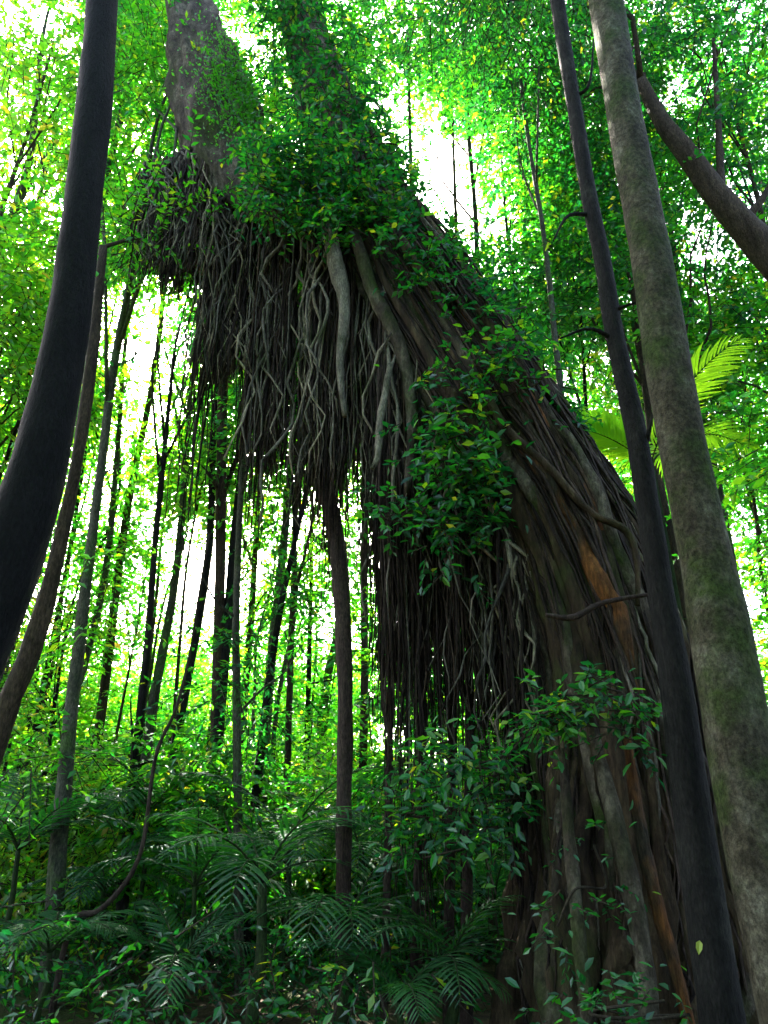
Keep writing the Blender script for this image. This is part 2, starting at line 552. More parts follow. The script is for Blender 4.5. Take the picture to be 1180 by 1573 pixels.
def fig_flute(t, th):
    low = np.clip((t - .45) / .5, 0, 1)
    w = th + .5 * np.sin(t * 6 + _ph[0]) + .25 * np.sin(t * 17 + _ph[1])
    k = np.zeros_like(w)
    for j, (f, a) in enumerate(((3, .5), (5, .6), (8, .7), (13, .55), (21, .35))):
        k = k + a * (1 - 2 * np.abs(np.sin(f * .5 * w + _ph[j + 2] + .8 * np.sin(t * (5 + 3 * j) + _ph[j + 6]))))
    return 1 + (.04 + .10 * low) * k - .04


link("trunk", tube_mesh("trunk", FIGP[:, :3], FIGP[:, 3], FIG_BARK, 120, .05, 5, fig_flute), fig)
FT, FA, FB = frames(FIGP[:, :3])
TH_CAM = -math.pi / 2   # B points away from or to the camera; resolved below
if FB[100] @ np.array([0, -1, 0]) > 0:
    TH_CAM = math.pi / 2


def fig_surface(t, th, lift=0.0):
    """t in 0..1 from the top down"""
    x = np.clip(t, 0, 1) * 169
    i = np.minimum(x.astype(int), 168); f = (x - i)[:, None]
    C = FIGP[i, :3] * (1 - f) + FIGP[i + 1, :3] * f
    r = FIGP[i, 3] * (1 - f[:, 0]) + FIGP[i + 1, 3] * f[:, 0]
    fl = fig_flute(t, th)
    A = FA[i]; B = FB[i]
    return C + ((r * fl + lift)[:, None]) * (np.cos(th)[:, None] * A + np.sin(th)[:, None] * B)


# roots fused to the trunk, running down into the ground
for k in range(210):
    g = np.random.default_rng(1000 + k)
    n = 26
    t0 = g.uniform(.28, .8) if k < 165 else g.uniform(.1, .4)
    t1 = 1.0 if k < 140 else min(1, t0 + g.uniform(.2, .45))
    t = np.linspace(t0, t1, n)
    th0 = TH_CAM + g.uniform(-1.75, 1.75)
    th = th0 + np.cumsum(g.normal(size=n)) * .028 + (t - t0) * g.normal() * .35
    s = np.linspace(0, 1, n)
    big = g.random() ** 2
    r = (.016 + .085 * big) * (.45 + .75 * s) * (1 + .15 * np.sin(s * g.uniform(8, 20) + g.uniform(0, 6)))
    if t1 == 1.0:
        r = r * (1 + .6 * np.clip((t - .9) / .1, 0, 1))
    else:
        r = r * np.clip((1.02 - s) * 4, .15, 1)
    r = r * np.clip(s * 6 + .25, 0, 1)
    P = fig_surface(t, th, 0.0)
    outw = unit(P - fig_surface(t, th, -1.0))
    P = P + outw * (r * .55)[:, None]
    mat = FIG_RUST if k % 13 == 4 else (FIG_BARK if (g.random() < .35 and t0 < .5) else FIG_ROOT)
    link("fused_root", tube_mesh("fused_root", P, r, mat, 7, .16, k), fig)

fine = Acc()
for k in range(420):
    g = np.random.default_rng(5000 + k)
    n = 22
    t0 = g.uniform(.2, .85)
    t1 = min(1.0, t0 + g.uniform(.12, .5))
    t = np.linspace(t0, t1, n)
    th = TH_CAM + g.uniform(-1.8, 1.8) + np.cumsum(g.normal(size=n)) * .022 + (t - t0) * g.normal() * .3
    sv = np.linspace(0, 1, n)
    r = g.uniform(.006, .022) * np.clip(np.minimum(sv, 1.02 - sv) * 8, .2, 1)
    P = fig_surface(t, th, 0.0)
    outw = unit(P - fig_surface(t, th, -1.0))
    P = P + outw * (.03 + .05 * g.random() + r)[:, None]
    V, q, tr_ = tube_arrays(P, r, 5 if k < 90 else 3)
    tn = float(np.clip(g.normal(.5, .3), 0, 1))
    if k < 90:
        link("fused_root", make_mesh("fused_root", V, [q, tr_], [ROOT_PALE if g.random() < .3 else ROOT_DARK], smooth=True, tint=np.full(len(q) + len(tr_), tn)), fig)
    else:
        fine.add(V, q, tr_, tn)
link("fine_root", fine.mesh("fine_root", ROOT_DARK), fig, kind="stuff")

# the mossy upright limb and the arch that carries it
LM = [(268, -90, 30, 8.5), (288, 0, 37, 8.4), (303, 70, 54, 8.3), (322, 140, 66, 8.2), (338, 210, 66, 8.15), (372, 285, 62, 8.1), (450, 335, 66, 8.05), (540, 370, 62, 8.05), (610, 420, 50, 8.0)]
lc, lr = [], []
for u, v, hw, Y in LM:
    p = pix(u, v, Y); lc.append(p); lr.append(hw / F * depth(p))
LIMP = resample(np.column_stack([lc, lr]), 70)
# the moss sits where the ring index falls; the limb itself is ribbed and wrinkled
link("limb", tube_mesh("limb", LIMP[:, :3], LIMP[:, 3], FIG_BARK, 48, .09, 12,
                       lambda t, th: 1.05 - .16 * np.abs(np.sin(2 * th + 2 * np.sin(t * 7))) - .10 * np.abs(np.sin(4.5 * th + 3 * np.sin(t * 9 + 1))) + .05 * np.sin(13 * th + 9 * t)), fig, label="thick upright limb with pale bark and green moss")
# moss cushions on the limb
LT, LA, LB = frames(LIMP[:, :3])
mv, mf, mt = [], [], []
g = np.random.default_rng(77)
nm = 2600
ti = np.clip(g.normal(34, 5.5, nm), 12, 50).astype(int)
tha = (math.pi / 2 if LB[25] @ np.array([0, -1, 0]) > 0 else -math.pi / 2) + g.normal(0, .42, nm) + (.62 if LA[25][0] > 0 else 3.14 - .62) * 0 + (-1 if (LA[25][0] > 0) == (LB[25][1] < 0) else 1) * .62
nrm_m = np.cos(tha)[:, None] * LA[ti] + np.sin(tha)[:, None] * LB[ti]
pm = LIMP[ti, :3] + nrm_m * (LIMP[ti, 3] * 1.02)[:, None] + LT[ti] * g.uniform(-.1, .1, (nm, 1))
ld = unit(nrm_m * .7 + g.normal(size=(nm, 3)) * .6 + np.array([0, 0, -.3]))
MVv, MFf = leaf_arrays(pm, ld, unit(g.normal(size=(nm, 3))), g.uniform(.03, .075, nm), .6)
link("moss", make_mesh("moss", MVv, MFf, [LEAF[2]], tint=np.clip(g.normal(.12, .15, len(MFf)), 0, .6)), fig, kind="stuff", label="yellow green moss on the upright limb")

# ---- hanging aerial roots: (u0, v_top0, u1, v_top1, v_bottom0, v_bottom1, Y0, Y1, count, pale share, thickness)
CURT = [
    (246, 265, 338, 235, 385, 440, 7.75, 8.45, 300, .45, 1.0),
    (266, 260, 328, 235, 430, 470, 7.85, 8.3, 100, .1, .9),
    (212, 285, 246, 250, 320, 450, 7.9, 8.3, 26, .1, .8),
    (338, 275, 392, 315, 520, 640, 7.8, 8.3, 210, .45, 1.0),
    (332, 300, 362, 320, 600, 900, 7.9, 8.2, 22, .05, 1.1),
    (404, 320, 456, 345, 620, 780, 7.8, 8.25, 200, .35, 1.0),
    (406, 330, 450, 345, 700, 930, 7.8, 8.25, 30, .05, .7),
    (484, 345, 588, 400, 640, 850, 7.65, 8.25, 380, .5, 1.05),
    (500, 370, 590, 410, 780, 960, 7.6, 8.2, 110, .08, .9),
    (566, 400, 650, 520, 700, 1010, 7.3, 7.9, 190, .35, 1.1),
    (588, 470, 690, 620, 960, 1160, 7.3, 8.0, 380, .12, 1.0),
    (680, 600, 780, 820, 980, 1190, 7.1, 7.9, 300, .15, 1.05),
    (600, 700, 780, 860, 1150, 1600, 7.2, 8.0, 80, .05, .8),
    (750, 800, 820, 900, 1150, 1500, 6.9, 7.6, 90, .15, 1.1),
]
acc_roots, acc_pale = Acc(), Acc()
strands = []
for ci, (u0, a0, u1, a1, b0, b1, Y0, Y1, cnt, pale, thick) in enumerate(CURT):
    g = np.random.default_rng(500 + ci)
    # gather strands in bunches, so that the curtain hangs in tassels
    nb = max(3, cnt // 22)
    bc = g.random(nb); by = g.random(nb); bl = g.random(nb)
    for k in range(int(cnt * 1.35)):
        j = g.integers(nb)
        s = np.clip(bc[j] + g.normal() * .055, -.02, 1.02) if g.random() < .7 else g.random()
        u = u0 + (u1 - u0) * s
        Y = Y0 + (Y1 - Y0) * np.clip(by[j] + g.normal() * .15, 0, 1)
        vt = a0 + (a1 - a0) * s - g.uniform(0, 25)
        vb = b0 + (b1 - b0) * np.clip(.55 * bl[j] + .45 * g.random(), 0, 1)
        if g.random() < .3:
            vb = vt + (vb - vt) * g.uniform(.35, .9)
        top = pix(u, vt, Y)
        bot = pix(u, vb, Y)
        zb = max(bot[2], float(ground_z(bot[0], bot[1])) - .1)
        L = top[2] - zb
        if L < .25:
            continue
        is_pale = g.random() < pale * .95
        n = 13 if L < 3 else 17
        z = np.linspace(0, 1, n)
        wig = (.068 if is_pale else .028) * min(1.0, .4 + L / 4) * g.uniform(.25, 1.5)
        fx = np.cumsum(g.normal(size=n)) * wig * .6 + wig * np.sin(z * g.uniform(6, 20) + g.uniform(0, 6.3))
        fy = np.cumsum(g.normal(size=n)) * wig * .5
        C = np.column_stack([top[0] + fx - fx[0], top[1] + fy - fy[0], top[2] - z * L])
        r0 = thick * (g.uniform(.014, .030) if is_pale else g.uniform(.009, .021))
        if is_pale:
            kl = np.clip(1 - z * g.uniform(.5, 1.0), .2, 1)
        else:
            kl = np.clip(1.1 - .8 * z, .25, 1)
        r = r0 * kl * (1 + .2 * np.sin(z * g.uniform(10, 40)))
        strands.append((r0 * L, is_pale, C, r))
strands.sort(key=lambda s: -s[0])
for k, (_, is_pale, C, r) in enumerate(strands):
    V, q, t = tube_arrays(C, r, 5) if k < 300 else tube_arrays(C[::2] if len(C) > 13 else C, r[::2] * 1.1 if len(C) > 13 else r * 1.1, 3)
    tn = float(np.clip(rng.normal(.45, .28), 0, 1))
    if k < 300:
        link("aerial_root", make_mesh("aerial_root", V, [q, t], [ROOT_PALE if is_pale else ROOT_DARK], smooth=True, tint=np.full(len(q) + len(t), tn)), fig)
    else:
        (acc_pale if is_pale else acc_roots).add(V, q, t, tn)
link("root_curtain", acc_roots.mesh("root_curtain", ROOT_DARK), fig, kind="stuff", label="dense brown curtain of thin hanging roots")
link("root_curtain", acc_pale.mesh("root_curtain", ROOT_PALE), fig, kind="stuff", label="pale grey twisting roots in the curtain")

# roots that reached the ground and became pillars
for rows, Y in (([(486, 640, 7), (500, 740, 11), (516, 820, 13), (527, 930, 13), (531, 1080, 12), (529, 1280, 12), (527, 1480, 12)], 7.9),
                ([(720, 1000, 6), (722, 1150, 8), (718, 1300, 9), (716, 1500, 10)], 7.6),
                ([(650, 950, 5), (648, 1150, 6), (640, 1350, 6), (634, 1540, 7)], 7.7),
                ([(690, 980, 5), (694, 1180, 6), (690, 1380, 8), (688, 1540, 8)], 7.9),
                ([(606, 900, 5), (600, 1100, 5), (596, 1300, 6), (590, 1540, 6)], 7.8)):
    C, r = pix_trunk(rows, Y)
    P = resample(np.column_stack([C, r]), 30)
    link("root_pillar", tube_mesh("root_pillar", P[:, :3], P[:, 3], ROOT_DARK, 8, .15, int(rows[0][0])), fig)
# roots clinging across the trunk and a bare twig in front of it
for rows, Y0, Y1, mat in (([(962, 1120, 5), (972, 1200, 9), (988, 1300, 11), (1012, 1400, 11), (1040, 1500, 10), (1062, 1590, 9)], 6.12, 5.95, FIG_RUST),
                          ([(905, 1090, 6), (925, 1180, 11), (948, 1270, 14), (972, 1370, 15), (990, 1480, 15), (1002, 1590, 16)], 6.08, 5.92, FIG_BARK),
                          ([(862, 1150, 5), (872, 1250, 9), (880, 1350, 11), (892, 1460, 11), (905, 1590, 12)], 6.1, 5.95, FIG_BARK),
                          ([(742, 590, 6), (775, 655, 7), (840, 715, 7), (905, 785, 6), (962, 815, 6), (978, 860, 5), (980, 930, 4)], 6.75, 6.5, FIG_ROOT),
                          ([(838, 945, 3), (880, 948, 5), (930, 925, 4), (1000, 913, 3)], 6.25, 6.3, ROOT_DARK),
                          ([(640, 330, 6), (700, 400, 7), (735, 440, 7), (700, 500, 5), (672, 545, 4)], 7.35, 7.2, FIG_BARK),
                          ([(545, 360, 9), (570, 440, 11), (600, 500, 12), (625, 570, 10), (632, 660, 8), (625, 760, 5)], 7.35, 7.15, FIG_BARK),
                          ([(505, 350, 12), (520, 420, 13), (530, 480, 9), (522, 560, 6), (530, 640, 4)], 7.45, 7.4, ROOT_PALE),
                          ([(600, 560, 5), (585, 640, 6), (580, 700, 5), (572, 720, 3)], 7.15, 7.1, ROOT_PALE),
                          ([(240, 262, 3), (232, 285, 4), (215, 305, 3), (205, 330, 2)], 7.9, 7.9, ROOT_PALE)):
    C, r = [], []
    for k, (u, v, hw) in enumerate(rows):
        p = pix(u, v, Y0 + (Y1 - Y0) * k / (len(rows) - 1)); C.append(p); r.append(hw / F * depth(p))
    P = resample(np.column_stack([C, r]), 28)
    link("clinging_root", tube_mesh("clinging_root", P[:, :3], P[:, 3], mat, 8, .15, int(rows[0][1])), fig)

# ------------------------------------------------------------------ trunks in front and around
C, r = pix_trunk([(168, -180, 21), (157, 0, 23), (144, 170, 26), (124, 350, 28), (104, 500, 31), (66, 690, 40), (20, 850, 47), (-42, 1000, 54), (-95, 1150, 58), (-135, 1300, 62), (-165, 1500, 66)], 4.6)
tree("curved_tree", "black curved leaning trunk with smooth bark standing alone beside pale slender trees", C, r, BARK_BLACK, C[0] + [.3, .3, 2.2], (2.2, 2.0, 1.3), 60, 0, .1, 11,
     n_limb=5, sides=32, rings=90, bump=.05, limb_zone=.02)
C, r = pix_trunk([(158, 380, 6), (140, 560, 9), (112, 740, 9), (72, 915, 13), (42, 1010, 16), (2, 1110, 18), (-45, 1250, 22), (-80, 1450, 26)], 7.2)
tree("leaning_tree", "brown leaning trunk half hidden behind the black curved trunk", C, r, BARK_BROWN, C[0] + [.2, .6, .6], (1.2, 1.2, .9), 30, 1, .12, 12, n_limb=1, sides=18, limb_zone=.02)
C, r = pix_trunk([(893, -160, 23), (930, 0, 25), (962, 190, 26), (999, 390, 30), (1014, 480, 32), (1036, 615, 34), (1085, 862, 38), (1102, 950, 44), (1135, 1136, 49), (1163, 1270, 53), (1196, 1400, 58), (1235, 1573, 62)], 5.0)
tree("mottled_tree", "tall straight trunk with mottled brown bark and lichen patches beside the fig", C, r, BARK_MOTTLED, C[0] + [-.2, .8, 1.8], (2.6, 2.2, 1.5), 70, 0, .1, 13,
     n_limb=5, sides=40, rings=120, bump=.035, limb_zone=.02)
C, r = pix_trunk([(835, -130, 10), (856, 0, 11), (872, 100, 11), (903, 288, 12), (927, 407, 13), (942, 500, 14), (975, 655, 16), (999, 797, 18), (1016, 909, 20), (1032, 1010, 23), (1052, 1150, 27), (1072, 1300, 30), (1105, 1540, 34)], 5.6)
slate = tree("slender_tree", "slender slate grey trunk running up between the fig and the mottled trunk", C, r, BARK_SLATE, C[0] + [-.3, .8, 1.0], (1.8, 1.8, 1.1), 46, 0, .1, 14,
             n_limb=4, sides=24, rings=110, bump=.06, limb_zone=.02)
for a, m, b in (((946, 522), (905, 505), (860, 520)), ((938, 480), (960, 470), (985, 462)), ((905, 330), (872, 332), (850, 370)), ((990, 690), (998, 660), (1004, 630)), ((880, 150), (905, 130), (912, 60))):
    P = resample([pix(*a, 5.6), pix(*m, 5.5), pix(*b, 5.45)], 8)
    link("branch", tube_mesh("branch", P, np.linspace(.026, .008, 8), BARK_SLATE, 6, .1, a[0]), slate)
C, r = pix_trunk([(985, 125, 9), (1020, 190, 13), (1062, 245, 16), (1112, 312, 20), (1180, 388, 25), (1290, 520, 28), (1400, 700, 32), (1480, 950, 36), (1520, 1250, 40)], 9.0)
lt = tree("inclined_tree", "dark trunk leaning steeply across the canopy with a thin upright side stem", C, r, BARK_BROWN, C[0] + [-.4, .6, 1.8], (2.6, 2.0, 1.8), 150, 0, .1, 15, n_limb=6, sides=20, rings=60, bump=.08, limb_zone=.05)
for a, m, b in (((1108, 305), (1104, 200), (1096, 60)), ((1140, 340), (1175, 300), (1230, 200))):
    P = resample([pix(*a, 9.0), pix(*m, 8.9), pix(*b, 8.9)], 10)
    link("branch", tube_mesh("branch", P, np.linspace(.08, .03, 10), BARK_BROWN, 7, .12, a[0]), lt)

SL = [
    ("slender_tree", "pale grey slender trunk nearest the black curved trunk, leaning towards the fig", [(222, 300, 6), (206, 400, 8), (176, 560, 10), (150, 760, 11), (126, 950, 14), (106, 1130, 17), (88, 1330, 21), (76, 1520, 24)], 9.0, BARK_GREY, (1.6, 1.4, 1.3), 55, 1),
    ("slender_tree", "thin dark trunk with forked side branches beside the pale slender trunk", [(258, 640, 5), (248, 740, 7), (238, 840, 7), (226, 1000, 9), (207, 1180, 12), (191, 1350, 14), (180, 1540, 16)], 11.0, BARK_SLATE, (1.7, 1.5, 1.0), 45, 2),
    ("slender_tree", "thick straight dark trunk standing just beyond the tip of the root curtain", [(346, 470, 10), (342, 620, 12), (340, 760, 13), (338, 900, 13), (333, 1100, 14), (328, 1300, 15), (326, 1500, 16)], 12.0, BARK_BROWN, (2.0, 1.8, 1.4), 60, 1),
    ("slender_tree", "straight greenish trunk with small side twigs next to the thick straight trunk", [(382, 540, 5), (370, 760, 7), (363, 950, 9), (364, 1100, 10), (366, 1300, 11), (368, 1500, 12)], 10.0, BARK_GREY, (1.4, 1.2, 1.0), 30, 0),
    ("slender_tree", "dark trunk sloping away from the greenish trunk behind the big palm", [(474, 740, 5), (442, 880, 7), (420, 1000, 8), (401, 1150, 10), (386, 1300, 12), (374, 1500, 13)], 11.0, BARK_SLATE, (1.6, 1.4, 1.0), 35, 0),
    ("slender_tree", "dark upright trunk in the shade between the sloping trunk and the root pillar", [(452, 880, 7), (447, 1000, 8), (443, 1130, 8), (440, 1260, 9), (438, 1450, 10)], 13.0, BARK_BROWN, (1.6, 1.4, 1.0), 35, 1),
    ("slender_tree", "faint brown trunk seen far behind the greenish trunk", [(396, 780, 6), (386, 950, 8), (374, 1100, 9), (366, 1300, 10), (362, 1450, 11)], 16.0, BARK_BROWN, (2, 1.8, 1.4), 45, 2),
    ("slender_tree", "short dim trunk low in the bright undergrowth near the leaning brown trunk", [(82, 1100, 4), (70, 1180, 6), (56, 1245, 8), (44, 1320, 9), (36, 1450, 10)], 13.0, BARK_SLATE, (1.5, 1.4, 1.0), 40, 1),
    ("slender_tree", "dim mossy trunk leaning behind the upper part of the black curved trunk", [(62, 90, 5), (48, 230, 8), (20, 330, 10), (-10, 395, 12), (-70, 560, 14), (-120, 800, 18), (-150, 1100, 20)], 11.0, BARK_GREY, (2.2, 1.8, 1.8), 90, 2),
    ("slender_tree", "slim dark trunk beside the root pillar, far back in the green", [(478, 900, 5), (474, 1050, 6), (470, 1200, 7), (468, 1420, 8)], 17.0, BARK_SLATE, (2, 1.8, 1.4), 40, 1),
]
for k, (nm_, lab, rows, Y, mat, cr, ncl, ls) in enumerate(SL):
    C, r = pix_trunk([(u_, v_, w_ * .64) for u_, v_, w_ in rows], Y)
    d0 = unit((C[0] - C[1])[None])[0] + np.array([0, 0, .6])
    d0 = unit(d0[None])[0]
    C = np.vstack([C[0] + d0 * 3.4 + [.25, 0, 0], C[0] + d0 * 1.7, C])
    r = np.concatenate([[r[0] * .3, r[0] * .7], r])
    t = tree(nm_, lab, C, r, mat, C[0] + [0, .5, -.4], np.array(cr) * [1.1, 1.1, 1.5], int(ncl * 1.5), ls, .13, 40 + k, "slender trees behind the fig", n_limb=6, sides=14, rings=50, bump=.1, trunk_clumps=24, crad=.4)
    g = np.random.default_rng(90 + k)
    for q in range(4):
        j = int(g.uniform(.05, .6) * len(C))
        st = C[j]
        limb(t, st, st + np.array([g.normal() * .7, g.normal() * .4, g.uniform(.3, 1.1)]), r[j] * .4, .006, mat, 900 + k * 9 + q, .05)
# a thin liana swinging between the slender trunks
P = resample([pix(u, v, 8.2) for u, v in ((322, 820), (308, 900), (291, 1007), (269, 1092), (240, 1160), (222, 1285), (208, 1330), (184, 1368), (150, 1400), (110, 1420), (80, 1560), (75, 1640))], 60)
lia = link("liana", tube_mesh("liana", P, np.linspace(.012, .035, 60), ROOT_DARK, 7, .12, 4), None, "thin dark liana curving down in front of the slender trunks", "vine")

def where(P):
    """which landmark of the scene a background plant stands behind"""
    u, v, _ = proj(np.asarray(P, float)[None])
    u, v = float(u[0]), float(v[0])
    if v < 520:
        rows = ((-10, "on the outer side of the black curved trunk"), (170, "behind the black curved trunk"), (330, "beside the mossy upright limb"), (560, "above the climber covered crook of the fig"),
                (830, "over the upper slope of the fig trunk"), (1000, "behind the top of the slate grey trunk"), (9999, "beyond the mottled trunk and the inclined trunk"))
    elif v < 950:
        rows = ((60, "behind the foot of the black curved trunk"), (200, "behind the pale slender trunk"), (430, "around the thick straight trunk"), (620, "behind the long root curtain"),
                (900, "behind the leaning fig trunk"), (9999, "beyond the middle of the mottled trunk"))
    else:
        rows = ((100, "near the leaning brown trunk"), (230, "at the foot of the pale slender trunk"), (400, "at the foot of the thick straight trunk"), (560, "behind the root pillar"),
                (830, "behind the hanging roots"), (9999, "behind the foot of the fig and the mottled trunk"))
    return next(t for lim, t in rows if u < lim)


# ------------------------------------------------------------------ forest trees behind (crowns fill the canopy)
BG = [
    # x, y, trunk height, trunk radius, crown centre z, crown radii, clumps, leaf set, leaf size, lean
    (-7.6, 11.5, 9.5, .16, 10.2, (3.4, 2.6, 3.4), 330, 2, .11, (.6, 0)),
    (-4.2, 13.5, 12.5, .17, 13.2, (3.4, 2.6, 3.4), 330, 1, .11, (.3, 0)),
    (1.6, 13.0, 13.0, .2, 13.8, (3.6, 2.6, 3.4), 360, 0, .10, (-.3, 0)),
    (4.8, 11.6, 12.0, .2, 12.6, (3.0, 2.4, 2.8), 300, 0, .10, (.2, 0)),
    (8.2, 12.5, 10.0, .22, 9.6, (3.4, 2.6, 4.2), 360, 1, .11, (0, 0)),
    (6.6, 9.2, 6.0, .12, 5.6, (1.9, 1.7, 2.6), 120, 1, .11, (0, 0)),
    (-10.5, 15.0, 12.0, .22, 11.0, (3.8, 3.0, 4.4), 360, 2, .12, (0, 0)),
    (-1.2, 18.0, 14.0, .22, 15.0, (4.2, 3.0, 3.4), 300, 2, .12, (0, 0)),
    (3.4, 18.5, 17.0, .24, 17.0, (4.6, 3.0, 4.6), 400, 1, .12, (0, 0)),
    (8.6, 18.0, 15.0, .25, 15.5, (4.6, 3.2, 5.0), 430, 0, .12, (0, 0)),
    (13.0, 17.0, 12.0, .25, 10.5, (4.4, 3.2, 5.0), 380, 1, .12, (0, 0)),
    (-13.8, 22.0, 13.0, .22, 12.0, (3.6, 3.2, 5.0), 240, 1, .13, (0, 0)),
    (-3.6, 26.0, 8.0, .18, 6.5, (4.4, 3.4, 3.6), 260, 1, .14, (0, 0)),
    (2.6, 25.0, 6.5, .18, 5.0, (4.4, 3.4, 3.2), 260, 1, .14, (0, 0)),
    (-9.5, 28.0, 7.0, .16, 5.5, (4.5, 3.4, 3.2), 240, 2, .14, (0, 0)),
    (9.0, 26.0, 14.0, .26, 12.5, (5, 3.6, 6.0), 380, 2, .14, (0, 0)),
    (15.5, 27.0, 15.0, .26, 13.5, (5, 3.6, 6.0), 360, 1, .14, (0, 0)),
    (-17, 30.0, 17.0, .26, 15.0, (5.5, 3.6, 7.0), 340, 1, .15, (0, 0)),
]
BGL = ["dark green", "mid green", "yellow green"]
for k, (x, y, h, rr, cz, cr, ncl, ls, sz, lean) in enumerate(BG):
    C, r = upright_trunk(x, y, h, rr * .6, 300 + k, lean)
    tree("canopy_tree", "big " + BGL[ls] + " canopy tree " + where((x, y, cz)), C, r, (BARK_BROWN, BARK_GREY, BARK_SLATE)[k % 3], (x + lean[0], y, cz), cr, int(ncl * .78), ls, sz * 1.5, 300 + k,
         ("dark green canopy trees", "mid green canopy trees", "yellow green canopy trees")[ls], n_limb=9, tp=7, lp=11, crad=.65, rings=24, sides=10, aspect=.5)

# smaller trees whose crowns close the canopy between the big ones: (u, v, Y, half width px, half height px, leaf set)
MIDT = [(60, 120, 10, 130, 150, 2), (205, 60, 11, 110, 110, 1), (60, 400, 12, 120, 150, 2), (90, 610, 13, 120, 110, 1), (250, 230, 13, 120, 130, 2), (420, 80, 12, 120, 110, 1),
        (620, 70, 11, 130, 110, 1), (790, 80, 10, 130, 130, 0), (760, 250, 13, 130, 130, 1), (1080, 90, 10, 150, 140, 0), (1130, 270, 12, 120, 120, 1), (860, 400, 13, 110, 110, 1),
        (1090, 540, 13, 120, 120, 2), (1130, 700, 14, 110, 130, 1), (1100, 1000, 14, 110, 130, 2), (300, 690, 14, 130, 120, 2), (450, 600, 14, 110, 140, 2), (140, 960, 18, 150, 110, 1),
        (340, 1010, 19, 150, 110, 1), (500, 1010, 18, 110, 140, 1), (230, 1130, 17, 160, 110, 2), (50, 1130, 16, 120, 110, 2), (460, 1190, 16, 120, 90, 2), (700, 1260, 14, 160, 140, 2),
        (560, 790, 16, 120, 140, 2), (920, 250, 14, 120, 140, 1), (960, 700, 14, 90, 130, 2), (560, 210, 13, 110, 120, 1), (0, 800, 14, 120, 120, 1), (200, 560, 14, 120, 110, 1), (130, 690, 15, 130, 100, 2), (265, 770, 16, 120, 110, 2), (90, 800, 15, 120, 100, 1), (210, 880, 15, 140, 100, 1), (400, 840, 15, 110, 120, 2),
        (40, 950, 13, 110, 100, 2), (110, 60, 14, 130, 120, 1), (20, 240, 14, 120, 120, 1), (180, 180, 12, 90, 120, 1), (300, 80, 14, 130, 110, 1), (480, 40, 14, 120, 110, 1), (380, 160, 13, 90, 90, 0),
        (680, 160, 14, 110, 110, 0), (960, 60, 13, 130, 110, 0), (1010, 330, 14, 110, 120, 0), (700, 40, 13, 120, 90, 0), (1120, 160, 15, 130, 120, 0), (180, 420, 15, 100, 90, 1), (270, 600, 16, 110, 100, 1), (340, 820, 18, 120, 110, 1), (60, 700, 17, 130, 120, 1),
        (180, 820, 19, 140, 110, 1), (480, 880, 18, 110, 110, 1), (1150, 1150, 13, 90, 140, 2)]
for k, (u, v, Y, ru, rv, ls) in enumerate(MIDT):
    p = pix(u, v, Y)
    sc = depth(p) / F
    C, r = upright_trunk(p[0], p[1], p[2] + rv * sc * .5, .014 + .0035 * p[2], 1300 + k, (.2, 0))
    tree("canopy_tree", "small " + BGL[ls] + " tree " + where(p), C, r, (BARK_BROWN, BARK_GREY, BARK_SLATE)[k % 3], p, (ru * sc * 1.15, ru * sc * 1.1, rv * sc * 1.2), int(28 * (ru * rv) * sc * sc), ls, .148, 1300 + k,
         ("dark green canopy trees", "mid green canopy trees", "yellow green canopy trees")[ls], n_limb=7, tp=6, lp=10, crad=.45, rings=24, sides=9, aspect=.5)

# the forest goes on beside and behind the viewpoint and shades the glade
for k, (x, y, h, cr) in enumerate(((-6, -3, 11, 4.5), (1, -6, 12, 5), (7.5, -2, 11, 4.5), (9.5, 5, 10, 4), (-9, 4, 10, 4), (-2.5, -11, 12, 5), (6, -10, 13, 5), (-12, -8, 12, 5), (13, -5, 12, 5), (2.5, -2.5, 17, 4.0), (-3.5, -3, 17, 4.0))):
    C, r = upright_trunk(x, y, h, .2, 1500 + k)
    if h > 15:
        C, r = upright_trunk(x * 1.6, y - 1.0, h, .2, 1500 + k, (-x * .6, 1.0))
    tree("canopy_tree", "tall broad crowned forest tree standing behind the viewpoint", C, r, BARK_BROWN, (x, y, h * .78 if h < 15 else h), (cr, cr, h * .42 if h < 15 else 2.2), (200 if 0 < y < 6 else 95) if h < 15 else 60, 0, .15 if 0 < y < 6 else .3, 1500 + k,
         "trees behind the viewpoint", n_limb=6, tp=6, lp=9, crad=1.0, rings=16, sides=8, aspect=.5, gaps=False, tlen=(.6, 1.3))

